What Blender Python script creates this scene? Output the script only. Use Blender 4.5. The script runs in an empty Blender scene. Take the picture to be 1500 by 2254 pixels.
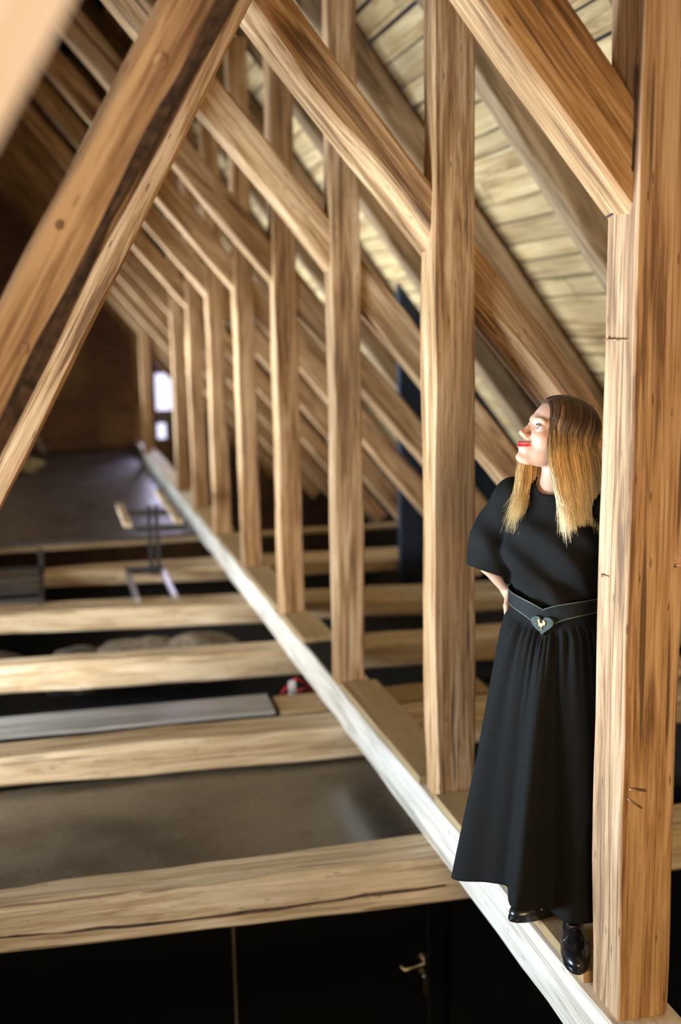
import bpy, bmesh, math, random
import numpy as np
from mathutils import Vector, Matrix
random.seed(7)
PI = math.pi
SC = bpy.context.scene
C = SC.collection
# ------------------------------------------------------------ camera
CAM = Vector((-1.397, -2.497, 1.866))
cr = Vector((0.96730, -0.25307, -0.01688)); cu = Vector((0.05795, 0.15572, 0.98610)); cd = Vector((0.24692, 0.95483, -0.16529))
cam_data = bpy.data.cameras.new('camera')
cam = bpy.data.objects.new('camera', cam_data); C.objects.link(cam)
cam.matrix_world = Matrix(((cr.x, cu.x, -cd.x, CAM.x), (cr.y, cu.y, -cd.y, CAM.y), (cr.z, cu.z, -cd.z, CAM.z), (0, 0, 0, 1)))
cam_data.sensor_fit = 'VERTICAL'; cam_data.sensor_height = 36.0; cam_data.lens = 39.44
cam_data.clip_start = 0.05; cam_data.clip_end = 200
cam_data.dof.use_dof = True; cam_data.dof.focus_distance = 3.2; cam_data.dof.aperture_fstop = 1.4
SC.camera = cam
# ------------------------------------------------------------ world, lights, exposure
W = bpy.data.worlds.new('sky'); SC.world = W; W.use_nodes = True
W.node_tree.nodes['Background'].inputs[0].default_value = (0.72, 0.76, 1.0, 1)
W.node_tree.nodes['Background'].inputs[1].default_value = 3.0
def area(name, loc, target, sx, sy, power, color, spread=180):
    L = bpy.data.lights.new(name, 'AREA'); L.shape = 'RECTANGLE'; L.size = sx; L.size_y = sy
    L.energy = power; L.color = color; L.spread = math.radians(spread)
    o = bpy.data.objects.new(name, L); C.objects.link(o); o.location = loc
    o.rotation_euler = (Vector(target) - Vector(loc)).to_track_quat('-Z', 'Y').to_euler()
    return o
area('daylight_left_window', (-3.2, 1.0, 0.55), (0.1, 1.2, 1.9), 1.6, 1.3, 175, (0.68, 0.84, 1.0), 100)
area('daylight_left_eave', (-3.0, 9.6, 0.75), (0.2, 9.2, 1.7), 11.0, 0.8, 560, (0.72, 0.86, 1.0), 75)
area('daylight_left_low', (-2.8, 2.2, 0.30), (-0.9, 4.2, -0.35), 2.0, 0.4, 17, (0.88, 0.94, 1.0), 90)
area('daylight_left_low_far', (-2.9, 3.8, 0.35), (-0.9, 5.6, -0.3), 2.0, 0.4, 34, (0.92, 0.96, 1.0), 90)
area('near_strut_fill', (-1.95, -2.35, 1.95), (-1.5, -1.6, 2.15), 0.3, 0.3, 8, (1.0, 0.93, 0.88), 90)  # small unseen light added to brighten the nearest strut
area('daylight_far_window', (0.5, 16.9, 0.8), (-0.7, 11.5, -0.2), 0.4, 0.8, 12, (0.70, 0.68, 1.0), 100)
area('gable_warm_fill', (-0.8, -4.4, 1.3), (0.1, 2.0, 0.95), 2.2, 1.2, 43, (1.0, 0.68, 0.33), 88)  # added warm fill for the front faces, no lamp stands there
area('right_eave_light', (2.4, 0.4, 0.5), (1.6, 5.0, 2.8), 1.2, 0.8, 10, (1.0, 0.86, 0.72))  # warm area light aimed up at the right roof boards
SC.view_settings.view_transform = 'Standard'; SC.view_settings.look = 'None'
SC.view_settings.gamma = 1; SC.view_settings.use_curve_mapping = False
SC.view_settings.exposure = 0.0
# ------------------------------------------------------------ helpers
def N(nt, t, **kw):
    n = nt.nodes.new(t)
    for k, v in kw.items():
        if k in n.inputs: n.inputs[k].default_value = v
        else: setattr(n, k, v)
    return n
def mat_base(name):
    m = bpy.data.materials.new(name); m.use_nodes = True
    nt = m.node_tree; b = nt.nodes['Principled BSDF']
    return m, nt, b
def ramp(nt, fac, stops, interp='LINEAR'):
    r = nt.nodes.new('ShaderNodeValToRGB'); r.color_ramp.interpolation = interp
    e = r.color_ramp.elements
    while len(e) < len(stops): e.new(0.5)
    for el, (p, c) in zip(e, stops):
        el.position = p; el.color = (*c, 1)
    nt.links.new(fac, r.inputs[0]); return r.outputs[0]
def wood(name, dark, mid, light, grain=1.0, rough=0.75, crack=1.0, stain=(0.16, 0.09, 0.05), scale=1.0, bump=0.35):
    """hewn timber: grain runs along the local X axis of every piece"""
    m, nt, b = mat_base(name); L = nt.links.new
    tc = N(nt, 'ShaderNodeTexCoord'); oi = N(nt, 'ShaderNodeObjectInfo')
    off = N(nt, 'ShaderNodeVectorMath', operation='SCALE'); off.inputs[3].default_value = 37.0
    cb = N(nt, 'ShaderNodeCombineXYZ'); L(oi.outputs['Random'], cb.inputs[0]); L(oi.outputs['Random'], cb.inputs[1]); L(oi.outputs['Random'], cb.inputs[2])
    L(cb.outputs[0], off.inputs[0])
    ad = N(nt, 'ShaderNodeVectorMath', operation='ADD'); L(tc.outputs['Object'], ad.inputs[0]); L(off.outputs[0], ad.inputs[1])
    def mp(s):
        q = N(nt, 'ShaderNodeMapping'); q.inputs['Scale'].default_value = s; L(ad.outputs[0], q.inputs[0]); return q.outputs[0]
    # broad figure
    n1 = N(nt, 'ShaderNodeTexNoise', Scale=1.0, Detail=7.0, Roughness=0.62, Distortion=0.9); L(mp((1.3*scale, 19*scale, 19*scale)), n1.inputs['Vector'])
    n2 = N(nt, 'ShaderNodeTexNoise', Scale=1.0, Detail=5.0, Roughness=0.6, Distortion=0.3); L(mp((3.0*scale, 125*scale, 125*scale)), n2.inputs['Vector'])
    n3 = N(nt, 'ShaderNodeTexNoise', Scale=1.0, Detail=3.0, Roughness=0.5); L(mp((1.1, 2.6, 2.6)), n3.inputs['Vector'])
    mx = N(nt, 'ShaderNodeMath', operation='MULTIPLY_ADD'); L(n2.outputs[0], mx.inputs[0]); mx.inputs[1].default_value = 0.55*grain; L(n1.outputs[0], mx.inputs[2])
    sb = N(nt, 'ShaderNodeMath', operation='SUBTRACT'); L(mx.outputs[0], sb.inputs[0]); sb.inputs[1].default_value = 0.275*grain
    col = ramp(nt, sb.outputs[0], [(0.32, dark), (0.48, mid), (0.64, light)])
    # stains of another tone
    st = ramp(nt, n3.outputs[0], [(0.50, (0, 0, 0)), (0.74, (0.45, 0.45, 0.45))])
    m1 = N(nt, 'ShaderNodeMix', data_type='RGBA'); m1.inputs[0].default_value = 1
    L(st, m1.inputs[0]); L(col, m1.inputs[6]); m1.inputs[7].default_value = (*[c*0.55 for c in mid], 1)
    # drying cracks and worm marks
    vn = N(nt, 'ShaderNodeTexNoise', Scale=1.0, Detail=2.0, Roughness=0.5); L(mp((0.9, 26, 26)), vn.inputs['Vector'])
    ck = ramp(nt, vn.outputs[0], [(0.30, (crack, crack, crack)), (0.335, (0, 0, 0))])
    wv = N(nt, 'ShaderNodeTexVoronoi', Scale=1.0); L(mp((7, 34, 34)), wv.inputs['Vector'])
    wk = ramp(nt, wv.outputs['Distance'], [(0.07, (0.8*crack,)*3), (0.13, (0, 0, 0))])
    add = N(nt, 'ShaderNodeMath', operation='MAXIMUM'); L(ck, add.inputs[0]); L(wk, add.inputs[1])
    m2 = N(nt, 'ShaderNodeMix', data_type='RGBA'); L(add.outputs[0], m2.inputs[0]); L(m1.outputs[2], m2.inputs[6]); m2.inputs[7].default_value = (*stain, 1)
    # per-piece tone
    hs = N(nt, 'ShaderNodeHueSaturation'); L(m2.outputs[2], hs.inputs['Color'])
    mr = N(nt, 'ShaderNodeMapRange'); mr.inputs[3].default_value = 0.88; mr.inputs[4].default_value = 1.12
    L(oi.outputs['Random'], mr.inputs[0]); L(mr.outputs[0], hs.inputs['Value'])
    L(hs.outputs[0], b.inputs['Base Color']); b.inputs['Roughness'].default_value = rough
    b.inputs['Specular IOR Level'].default_value = 0.25
    bh = N(nt, 'ShaderNodeMath', operation='SUBTRACT'); L(mx.outputs[0], bh.inputs[0]); L(add.outputs[0], bh.inputs[1])
    bp = N(nt, 'ShaderNodeBump', Strength=bump, Distance=0.006); L(bh.outputs[0], bp.inputs['Height']); L(bp.outputs[0], b.inputs['Normal'])
    return m
def plain(name, col, rough=0.6, metal=0.0, noise=0.0, nscale=8.0, spec=0.5, bump=0.0, coat=0.0, sheen=0.0):
    m, nt, b = mat_base(name)
    b.inputs['Roughness'].default_value = rough; b.inputs['Metallic'].default_value = metal
    b.inputs['Specular IOR Level'].default_value = spec; b.inputs['Coat Weight'].default_value = coat
    b.inputs['Sheen Weight'].default_value = sheen
    tc = N(nt, 'ShaderNodeTexCoord'); n = N(nt, 'ShaderNodeTexNoise', Scale=nscale, Detail=5.0); nt.links.new(tc.outputs['Object'], n.inputs['Vector'])
    lo = tuple(max(0, c*(1-noise)) for c in col); hi = tuple(min(1, c*(1+noise)) for c in col)
    nt.links.new(ramp(nt, n.outputs[0], [(0.3, lo), (0.7, hi)]), b.inputs['Base Color'])
    if bump:
        bp = N(nt, 'ShaderNodeBump', Strength=bump, Distance=0.004); nt.links.new(n.outputs[0], bp.inputs['Height']); nt.links.new(bp.outputs[0], b.inputs['Normal'])
    return m
def mesh_obj(name, verts, faces, mat=None, parent=None, smooth=False, sharp=None, loc=None):
    me = bpy.data.meshes.new(name); me.from_pydata([tuple(v) for v in verts], [], [tuple(f) for f in faces])
    if mat:
        for m_ in (mat if isinstance(mat, (list, tuple)) else [mat]): me.materials.append(m_)
    if smooth:
        me.polygons.foreach_set('use_smooth', [True]*len(me.polygons))
        if sharp is not None: me.set_sharp_from_angle(angle=math.radians(sharp))
    me.update()
    o = bpy.data.objects.new(name, me); C.objects.link(o)
    if parent is not None: o.parent = parent
    if loc is not None: o.location = loc
    return o
def tag(o, label=None, cat=None, group=None, kind=None):
    if label: o['label'] = label
    if cat: o['category'] = cat
    if group: o['group'] = group
    if kind: o['kind'] = kind
    return o
def empty(name, loc=(0, 0, 0)):
    o = bpy.data.objects.new(name, None); C.objects.link(o); o.location = loc; o.empty_display_size = 0.1
    return o
class MB:
    """collects pieces into one mesh"""
    def __init__(s): s.v = []; s.f = []
    def add(s, v, f):
        n = len(s.v); s.v += [tuple(x) for x in v]; s.f += [tuple(i+n for i in q) for q in f]; return s
    def box(s, a, b):
        x0, y0, z0 = a; x1, y1, z1 = b
        v = [(x0, y0, z0), (x1, y0, z0), (x1, y1, z0), (x0, y1, z0), (x0, y0, z1), (x1, y0, z1), (x1, y1, z1), (x0, y1, z1)]
        return s.add(v, [(0, 3, 2, 1), (4, 5, 6, 7), (0, 1, 5, 4), (1, 2, 6, 5), (2, 3, 7, 6), (3, 0, 4, 7)])
    def tube(s, pts, rad, n=8, caps=True):
        pts = [Vector(p) for p in pts]; k = len(pts)
        rad = [rad]*k if not isinstance(rad, (list, tuple)) else rad
        up = None; v = []
        for i, p in enumerate(pts):
            t = (pts[min(i+1, k-1)] - pts[max(i-1, 0)]).normalized()
            if up is None: up = t.orthogonal().normalized()
            up = (up - t*up.dot(t)); up = up.normalized() if up.length > 1e-6 else t.orthogonal().normalized()
            w = t.cross(up)
            for j in range(n):
                a = 2*PI*j/n; v.append(p + (up*math.cos(a) + w*math.sin(a))*rad[i])
        f = [(i*n+j, i*n+(j+1) % n, (i+1)*n+(j+1) % n, (i+1)*n+j) for i in range(k-1) for j in range(n)]
        if caps: f += [tuple(range(n))[::-1], tuple((k-1)*n+j for j in range(n))]
        return s.add(v, f)
    def build(s, name, mat, parent=None, smooth=False, sharp=40, loc=None):
        return mesh_obj(name, s.v, s.f, mat, parent, smooth, sharp, loc)
def hsh(i, s): 
    x = math.sin(i*12.9898 + s*78.233)*43758.5453; return x - math.floor(x)
def vnoise(x, s):
    i = math.floor(x); t = x - i; t = t*t*(3-2*t)
    return (hsh(i, s)*(1-t) + hsh(i+1, s)*t)*2 - 1
SEED = [0]
def beam(name, p0, p1, w, d, mat, depth=(0, 1, 0), ch=(.012,)*4, wob=.004, step=.14, parent=None, prof=None, endcut=(0, 0)):
    """Hewn timber from p0 to p1. local X: length, local Y: 'depth' direction (size d), local Z: the third (size w).
    ch: chamfers of the corners (-Y-Z, +Y-Z, +Y+Z, -Y+Z). prof: [(s, oy, oz, w, d)] along the length in metres"""
    SEED[0] += 1; sd = SEED[0]*7.13
    p0 = Vector(p0); p1 = Vector(p1); X = (p1-p0); Ln = X.length; X.normalize()
    Y = Vector(depth); Y = (Y - X*Y.dot(X)).normalized(); Z = X.cross(Y)
    n = max(2, int(Ln/step)+1); v = []; f = []
    for i in range(n+1):
        s = Ln*i/n; ww, dd, oy, oz = w, d, 0, 0
        if prof:
            ss = [q[0] for q in prof]
            oy, oz, ww, dd = (float(np.interp(s, ss, [q[k] for q in prof])) for k in (1, 2, 3, 4))
        cs = [(-1, -1), (1, -1), (1, 1), (-1, 1)]
        for k, (a, b_) in enumerate(cs):
            cc = ch[k]*(1 + .55*vnoise(s*2.3, sd+k) + .35*vnoise(s*6.1, sd+k+9))
            wy = wob*(vnoise(s*1.7, sd+k*3+1) + .5*vnoise(s*6, sd+k*3+2)); wz = wob*(vnoise(s*1.9, sd+k*3+20) + .5*vnoise(s*5, sd+k*3+21))
            y = a*dd/2 + wy + oy; z = b_*ww/2 + wz + oz
            c1 = (y, z - b_*cc); c2 = (y - a*cc, z)
            pr = (c1, c2) if k in (0, 2) else (c2, c1)
            # order around the ring
            for yy, zz in pr: v.append((s + (endcut[0]*zz if i == 0 else endcut[1]*zz if i == n else 0), yy, zz))
    R8 = 8
    for i in range(n):
        for j in range(R8):
            f.append((i*R8+j, i*R8+(j+1) % R8, (i+1)*R8+(j+1) % R8, (i+1)*R8+j))
    f.append(tuple(range(R8))[::-1]); f.append(tuple(n*R8+j for j in range(R8)))
    o = mesh_obj(name, v, f, mat, None, True, 28)
    M = Matrix(((X.x, Y.x, Z.x, p0.x), (X.y, Y.y, Z.y, p0.y), (X.z, Y.z, Z.z, p0.z), (0, 0, 0, 1)))
    if parent is not None: o.parent = parent; o.matrix_local = parent.matrix_basis.inverted() @ M
    else: o.matrix_world = M
    return o
# ------------------------------------------------------------ materials
M_POST = wood('hewn_oak', (0.15, 0.070, 0.026), (0.40, 0.215, 0.090), (0.62, 0.40, 0.22))
M_BRACE = wood('brace_oak', (0.12, 0.058, 0.024), (0.36, 0.195, 0.082), (0.60, 0.39, 0.21))
M_NEAR = wood('near_post_oak', (0.19, 0.10, 0.05), (0.43, 0.25, 0.125), (0.60, 0.40, 0.235), grain=1.35, bump=0.5, crack=1.0)
M_JOIST = wood('joist_pine', (0.30, 0.20, 0.11), (0.50, 0.37, 0.22), (0.66, 0.53, 0.36), grain=0.8, crack=0.8)
M_SILL = wood('whitewashed_sill', (0.40, 0.33, 0.25), (0.70, 0.62, 0.51), (0.84, 0.77, 0.66), grain=0.7, crack=0.7, stain=(0.22, 0.16, 0.11))
M_BOARD = wood('plywood_board', (0.30, 0.19, 0.085), (0.39, 0.26, 0.125), (0.46, 0.32, 0.165), grain=0.4, crack=0.0)
M_ROOF = wood('roof_board_pine', (0.27, 0.155, 0.06), (0.52, 0.355, 0.165), (0.64, 0.475, 0.25), grain=0.5, crack=0.5, stain=(0.26, 0.17, 0.08), scale=0.7)
M_RAFT = wood('rafter_pine', (0.09, 0.05, 0.025), (0.24, 0.15, 0.075), (0.40, 0.27, 0.15))
M_PALE = wood('pale_strut_wood', (0.42, 0.28, 0.17), (0.66, 0.50, 0.36), (0.80, 0.66, 0.52), grain=.5, crack=.2)
M_STRUT = wood('strut_oak', (0.11, 0.055, 0.026), (0.30, 0.175, 0.085), (0.50, 0.33, 0.18), grain=1.1, crack=0.6, bump=0.7, scale=0.8)
M_DARK = plain('underlay_black', (0.012, 0.012, 0.014), 0.9)
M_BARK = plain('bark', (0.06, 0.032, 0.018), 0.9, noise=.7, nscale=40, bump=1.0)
M_BLACK = plain('plain_black', (0.006, 0.008, 0.011), 0.75, noise=.3, spec=.2)
M_BLUE = plain('dark_blue_panel', (0.018, 0.024, 0.036), 0.8, noise=.3, spec=.2)
M_STEEL = plain('dark_steel', (0.05, 0.05, 0.055), 0.45, metal=.8)
M_GALV = plain('galvanised_steel', (0.62, 0.63, 0.64), 0.35, metal=.9, noise=.15)
M_NICK = plain('brushed_nickel', (0.8, 0.72, 0.62), 0.25, metal=1.0)
M_NAIL = plain('rusty_nail', (0.34, 0.20, 0.11), 0.5, metal=.6, noise=.4, nscale=60)
# ------------------------------------------------------------ shell
S = 1.48
NF = 12
YW = 17.2
TH = math.tan(math.radians(53.0))
XR = 1.72            # the right roof boards pass X = XR at z = 2.12
XC = -1.6            # ridge
def roofz(x): return 2.12 - TH*(x - XR)
def rz(x): return roofz(x) + .09
ZR = roofz(XC)
XE = XR + (2.12+0.35)/TH
def brick_material():
    m, nt, b = mat_base('old_brick'); L = nt.links.new
    tc = N(nt, 'ShaderNodeTexCoord'); sp = N(nt, 'ShaderNodeSeparateXYZ'); cb = N(nt, 'ShaderNodeCombineXYZ')
    L(tc.outputs['Object'], sp.inputs[0]); L(sp.outputs[0], cb.inputs[0]); L(sp.outputs[2], cb.inputs[1])
    br = N(nt, 'ShaderNodeTexBrick', Scale=1.0); L(cb.outputs[0], br.inputs['Vector'])
    br.inputs['Color1'].default_value = (0.26, 0.12, 0.085, 1); br.inputs['Color2'].default_value = (0.15, 0.075, 0.06, 1); br.inputs['Mortar'].default_value = (0.26, 0.20, 0.15, 1)
    br.inputs['Brick Width'].default_value = 0.27; br.inputs['Row Height'].default_value = 0.088; br.inputs['Mortar Size'].default_value = 0.012
    n = N(nt, 'ShaderNodeTexNoise', Scale=0.9, Detail=4.0); L(tc.outputs['Object'], n.inputs['Vector'])
    f = ramp(nt, n.outputs[0], [(0.52, (0, 0, 0)), (0.66, (0.8, 0.8, 0.8))])
    mx = N(nt, 'ShaderNodeMix', data_type='RGBA'); L(f, mx.inputs[0]); L(br.outputs[0], mx.inputs[6]); mx.inputs[7].default_value = (0.36, 0.25, 0.13, 1)
    L(mx.outputs[2], b.inputs['Base Color']); b.inputs['Roughness'].default_value = 0.95
    bp = N(nt, 'ShaderNodeBump', Strength=0.6, Distance=0.01); L(br.outputs[1], bp.inputs['Height']); bp.invert = True; L(bp.outputs[0], b.inputs['Normal'])
    return m
M_BRICK = brick_material()
M_PLASTER = plain('grey_render', (0.10, 0.09, 0.08), 0.95, noise=.3)
# far gable wall with the window opening, thickness 0.3
WX0, WX1, WZ0, WZ1 = 0.40, 0.74, -0.10, 1.10
def gable(name, y0, y1, mat, hole=None):
    mb = MB()
    def slab(poly):   # polygon in x,z extruded
        k = len(poly); v = [(x, y0, z) for x, z in poly] + [(x, y1, z) for x, z in poly]
        mb.add(v, [tuple(range(k)), tuple(range(k, 2*k))[::-1]] + [(i, i+k, (i+1) % k + k, (i+1) % k) for i in range(k)])
    XL = 2*XC - XE
    if hole:
        a, b_, c, d_ = hole
        slab([(XL, -2.3), (a, -2.3), (a, rz(a)), (XC, ZR+.09), (XL, -0.35)])
        slab([(b_, -2.3), (XE, -2.3), (XE, -0.35), (b_, rz(b_))])
        slab([(a, -2.3), (b_, -2.3), (b_, c), (a, c)])
        slab([(a, d_), (b_, d_), (b_, rz(b_)), (a, rz(a))])
    else: slab([(XL, -2.3), (XE, -2.3), (XE, -0.35), (XC, ZR+.09), (XL, -0.35)])
    return mb.build(name, mat)
tag(gable('wall_back', YW, YW+.3, M_BRICK, (WX0, WX1, WZ0, WZ1)), kind='structure')
tag(gable('wall_front', -5.3, -5.0, M_PLASTER), kind='structure')
XL = 2*XC - XE
tag(MB().box((XL-.2, -5.3, -2.3), (XL, YW+.3, -.3)).build('wall_left', M_PLASTER), kind='structure')
tag(MB().box((XE, -5.3, -2.3), (XE+.2, YW+.3, -.3)).build('wall_right', M_PLASTER), kind='structure')
tag(MB().box((XC-.2, -5.3, ZR-.02), (XC+.25, YW+.3, ZR+.2)).build('trim_1', M_DARK), kind='structure')
tag(MB().box((XL-.2, -5.3, -2.4), (XE+.2, YW+.3, -2.25)).build('floor', plain('storey_floor', (0.02, 0.018, 0.016), 0.9)), kind='structure')
# window in the far gable
def emit(name, col, s):
    m, nt, b = mat_base(name); b.inputs['Base Color'].default_value = (0, 0, 0, 1)
    b.inputs['Emission Color'].default_value = (*col, 1); b.inputs['Emission Strength'].default_value = s; return m
win = tag(empty('window_1', (WX0, YW+.1, WZ0)), kind='structure')
fr = MB()
w_, h_ = WX1-WX0, WZ1-WZ0
fr.box((0, 0, 0), (.035, .06, h_)); fr.box((w_-.035, 0, 0), (w_, .06, h_)); fr.box((.035, 0, 0), (w_-.035, .06, .035)); fr.box((.035, 0, h_-.035), (w_-.035, .06, h_)); fr.box((.035, .005, .49), (w_-.035, .05, .53)); fr.box((.18, .0, 0.035), (w_-.035, .04, .49)); fr.box((.035, .0, .30), (.18, .04, .49))
fr.build('window_frame', plain('grey_frame', (.35, .33, .36), .6), win)
MB().box((.03, .06, .03), (w_-.03, .07, h_-.03)).build('pane', emit('daylight_pane', (0.78, 0.76, 1.0), 1.7), win)
# roof slopes: dark underlay with chinks + horizontal boards
def chink(y, z): return False
CH = [(7.43, 4.08, .03, .05), (10.72, 4.08, .05, .06), (15.05, 1.04, .12, .05), (14.75, 1.19, .06, .04)]
def slope_pt(x, off=0.0):   # right slope, off along the outward normal
    nrm = Vector((math.sin(math.radians(53)), 0, math.cos(math.radians(53))))
    return Vector((x, 0, roofz(x))) + nrm*off
ceil_r = tag(empty('ceiling', (XR, 0, 2.12)), kind='structure')
def underlay():
    mb = MB(); zs = sorted(set([-0.35, ZR] + [c[1]-c[3] for c in CH] + [c[1]+c[3] for c in CH]))
    for a, b_ in zip(zs[:-1], zs[1:]):
        holes = sorted([(c[0]-c[2], c[0]+c[2]) for c in CH if c[1]-c[3] < (a+b_)/2 < c[1]+c[3]])
        ys = [-5.3]
        for h in holes: ys += list(h)
        ys.append(YW+.3)
        for y0, y1 in zip(ys[::2], ys[1::2]):
            P_ = [slope_pt(XR - (z-2.12)/TH, .05) for z in (a, b_)]; v = []
            for off in (0.0, .06):
                for y, p in ((y0, P_[0]), (y1, P_[0]), (y1, P_[1]), (y0, P_[1])):
                    v.append((p.x + off*.8 - XR, y, p.z + off*.6 - 2.12))
            mb.add(v, [(0, 1, 2, 3), (7, 6, 5, 4), (0, 4, 5, 1), (1, 5, 6, 2), (2, 6, 7, 3), (3, 7, 4, 0)])
    return mb.build('underlay', M_DARK, ceil_r)
underlay()
rng = random.Random(3)
# one board per course and pair of bays, courses about 15 cm
Ls = (XE - (-1.0))/math.cos(math.radians(53))
s_ = 0.02; ci = 0
dirv = Vector((-math.cos(math.radians(53)), 0, math.sin(math.radians(53))))   # up the slope
nrmv = Vector((math.sin(math.radians(53)), 0, math.cos(math.radians(53))))
eave = slope_pt(XE)
while s_ < Ls - .1:
    cw = rng.uniform(.115, .19); gap = rng.choice([.008, .012, .018, .026])
    y = -1.0 + rng.uniform(-1.2, 0)
    while y < YW:
        y2 = min(YW, y + rng.choice([2, 2, 3])*S)
        a, b_ = y + .003, y2 - .003
        zc = eave.z + dirv.z*(s_ + cw/2)
        for c in CH:
            if abs(zc - c[1]) < cw*.45 + c[3] and a < c[0] < b_:
                if c[0]-a > b_-c[0]: b_ = c[0]-c[2]
                else: a = c[0]+c[2]
        th = .022 + rng.uniform(0, .007)
        if zc > 0.2 and y2 > 1.2 and zc < 5.2:
            # board made in its own frame: local X along Y of the room
            org = eave + dirv*(s_ + cw/2) + nrmv*(.012 + rng.uniform(-.004, .004)); org = Vector((org.x, a, org.z))
            hw = (cw-gap)/2; ln = b_-a; v = []; nn = 4
            for i in range(nn+1):
                x = ln*i/nn; e1 = rng.uniform(-.004, .004); e2 = rng.uniform(-.004, .004)
                v += [(x, -hw+e1, 0), (x, -hw+e1, th), (x, hw+e2, th), (x, hw+e2, 0)]
            f = [(i*4+j, i*4+(j+1) % 4, (i+1)*4+(j+1) % 4, (i+1)*4+j) for i in range(nn) for j in range(4)] + [(3, 2, 1, 0), (nn*4, nn*4+1, nn*4+2, nn*4+3)]
            o = mesh_obj('plank', v, f, M_ROOF)
            Xa = Vector((0, 1, 0)); Ya = dirv; Za = Xa.cross(Ya)
            if Za.dot(nrmv) < 0: Ya = -dirv; Za = Xa.cross(Ya)
            o.parent = ceil_r
            o.matrix_local = Matrix.Translation((-XR, 0, -2.12)) @ Matrix(((Xa.x, Ya.x, Za.x, org.x), (Xa.y, Ya.y, Za.y, org.y), (Xa.z, Ya.z, Za.z, org.z), (0, 0, 0, 1)))
        y = y2
    s_ += cw
# left slope, seen only in slivers
v = []
for off in (0, .08):
    for y, x, z in ((-5.3, XL, -.35), (YW+.3, XL, -.35), (YW+.3, XC, ZR), (-5.3, XC, ZR)):
        v.append((x - off*.8, y, z + off*.6))
tag(mesh_obj('ceiling', v, [(0, 1, 2, 3), (7, 6, 5, 4), (0, 4, 5, 1), (1, 5, 6, 2), (2, 6, 7, 3), (3, 7, 4, 0)], plain('left_roof_boards', (.16, .11, .065), .9, noise=.4)), kind='structure')

# ------------------------------------------------------------ frames along the nave
ORD = ['nearest', 'second', 'third', 'fourth', 'fifth', 'sixth', 'seventh', 'eighth', 'ninth', 'tenth', 'eleventh', 'twelfth', 'thirteenth']
T50 = math.tan(math.radians(50))
def knee(i): return 2.12 - (0.068*(i-5) if i > 5 else 0)
PW = [.157, .160, .143, .146, .140, .145, .14, .14, .14, .14, .14, .14]
posts = []
for i in range(NF):
    y = S*i; pw = PW[i]; hk = knee(i)
    xoff = [0, .008, -.012, 0, .004, 0, 0, 0, 0, 0, 0, 0][i]
    top = 2.12 + TH*(1.47 - .1) - .02
    z0 = -.008 if i else -.012
    # local X up, depth = room Y -> local Z = X x Y = up x Y = -X room
    p0 = (pw/2 + xoff, y + .078, z0); p1 = (pw/2 - .004, y + .078, top)
    lean = .012
    prof = None
    if i == 0:
        prof = [(0, 0, 0, .157, .158), (1.0, 0, .004, .162, .158), (2.1, 0, .0, .157, .16), (4.0, 0, 0, .15, .16)]
    if i == 1:
        prof = [(0, 0, 0, .150, .15), (.25, 0, 0, .165, .155), (1.9, 0, 0, .165, .16), (2.5, -.01, -.004, .16, .13), (4.0, 0, 0, .155, .12)]
    lab = {0: 'nearest heavy timber post with cream inner face and bent nails, beside the woman',
           1: 'rough timber post standing between the woman and the dark sill slot, second from the camera',
           2: 'cracked timber post behind the wide brown sill board, third from the camera'}.get(i,
           '%s timber post from the camera in the receding row on the sill' % ORD[i if i < 8 else i-2])
    o = beam('timber_post', p0, p1, pw, .156, M_NEAR if i == 0 else M_POST, ch=(.008, .008, .010, .005), wob=.005 if i else .004, prof=prof)
    tag(o, lab, 'post', 'posts standing in a row on the sill beam'); posts.append(o)
    if i in (8, 9): bpy.data.objects.remove(o)
    # long brace through the post, underside meets the inner face at the knee height
    th = .165; x1 = 1.95; x0 = -2.35
    nx, nz = math.sin(math.radians(50)), math.cos(math.radians(50))
    a = Vector((x0, y + .102, hk - T50*x0)) + Vector((nx, 0, nz))*th/2
    b_ = Vector((x1, y + .102, hk - T50*x1)) + Vector((nx, 0, nz))*th/2
    lab = {0: 'thick cream-edged brace notched into the nearest post above the woman',
           1: 'dark brown split brace running behind the second post down past the woman'}.get(i,
           '%s long slanting brace from the camera, passing behind its post' % ORD[i])
    # local X runs down to the right; depth Y; local Z = X x Y points up-right
    o = beam('timber_brace', a, b_, th, .145, M_BRACE, ch=(.045 if i == 1 else .012 if i == 0 else .010, .008, .008, .012), wob=.005)
    tag(o, lab, 'brace', 'long braces slanting down to the right')
    # rafter under the roof boards
    if i >= 1:
        rt = .185; xr = 1.47
        a = Vector((-.95, y + .075, 2.12 + TH*(xr+.95))) + nrmv*rt/2
        xe = xr + 2.3/TH; b_ = Vector((xe, y + .075, 2.12 - TH*(xe-xr))) + nrmv*rt/2
        o = beam('roof_rafter', a, b_, rt, .15, M_RAFT, ch=(.016, .01, .01, .02), wob=.006)
        tag(o, '%s steep roof rafter from the camera, against the pale roof boards' % ORD[i-1], 'rafter', 'rafters under the pale roof boards')
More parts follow.
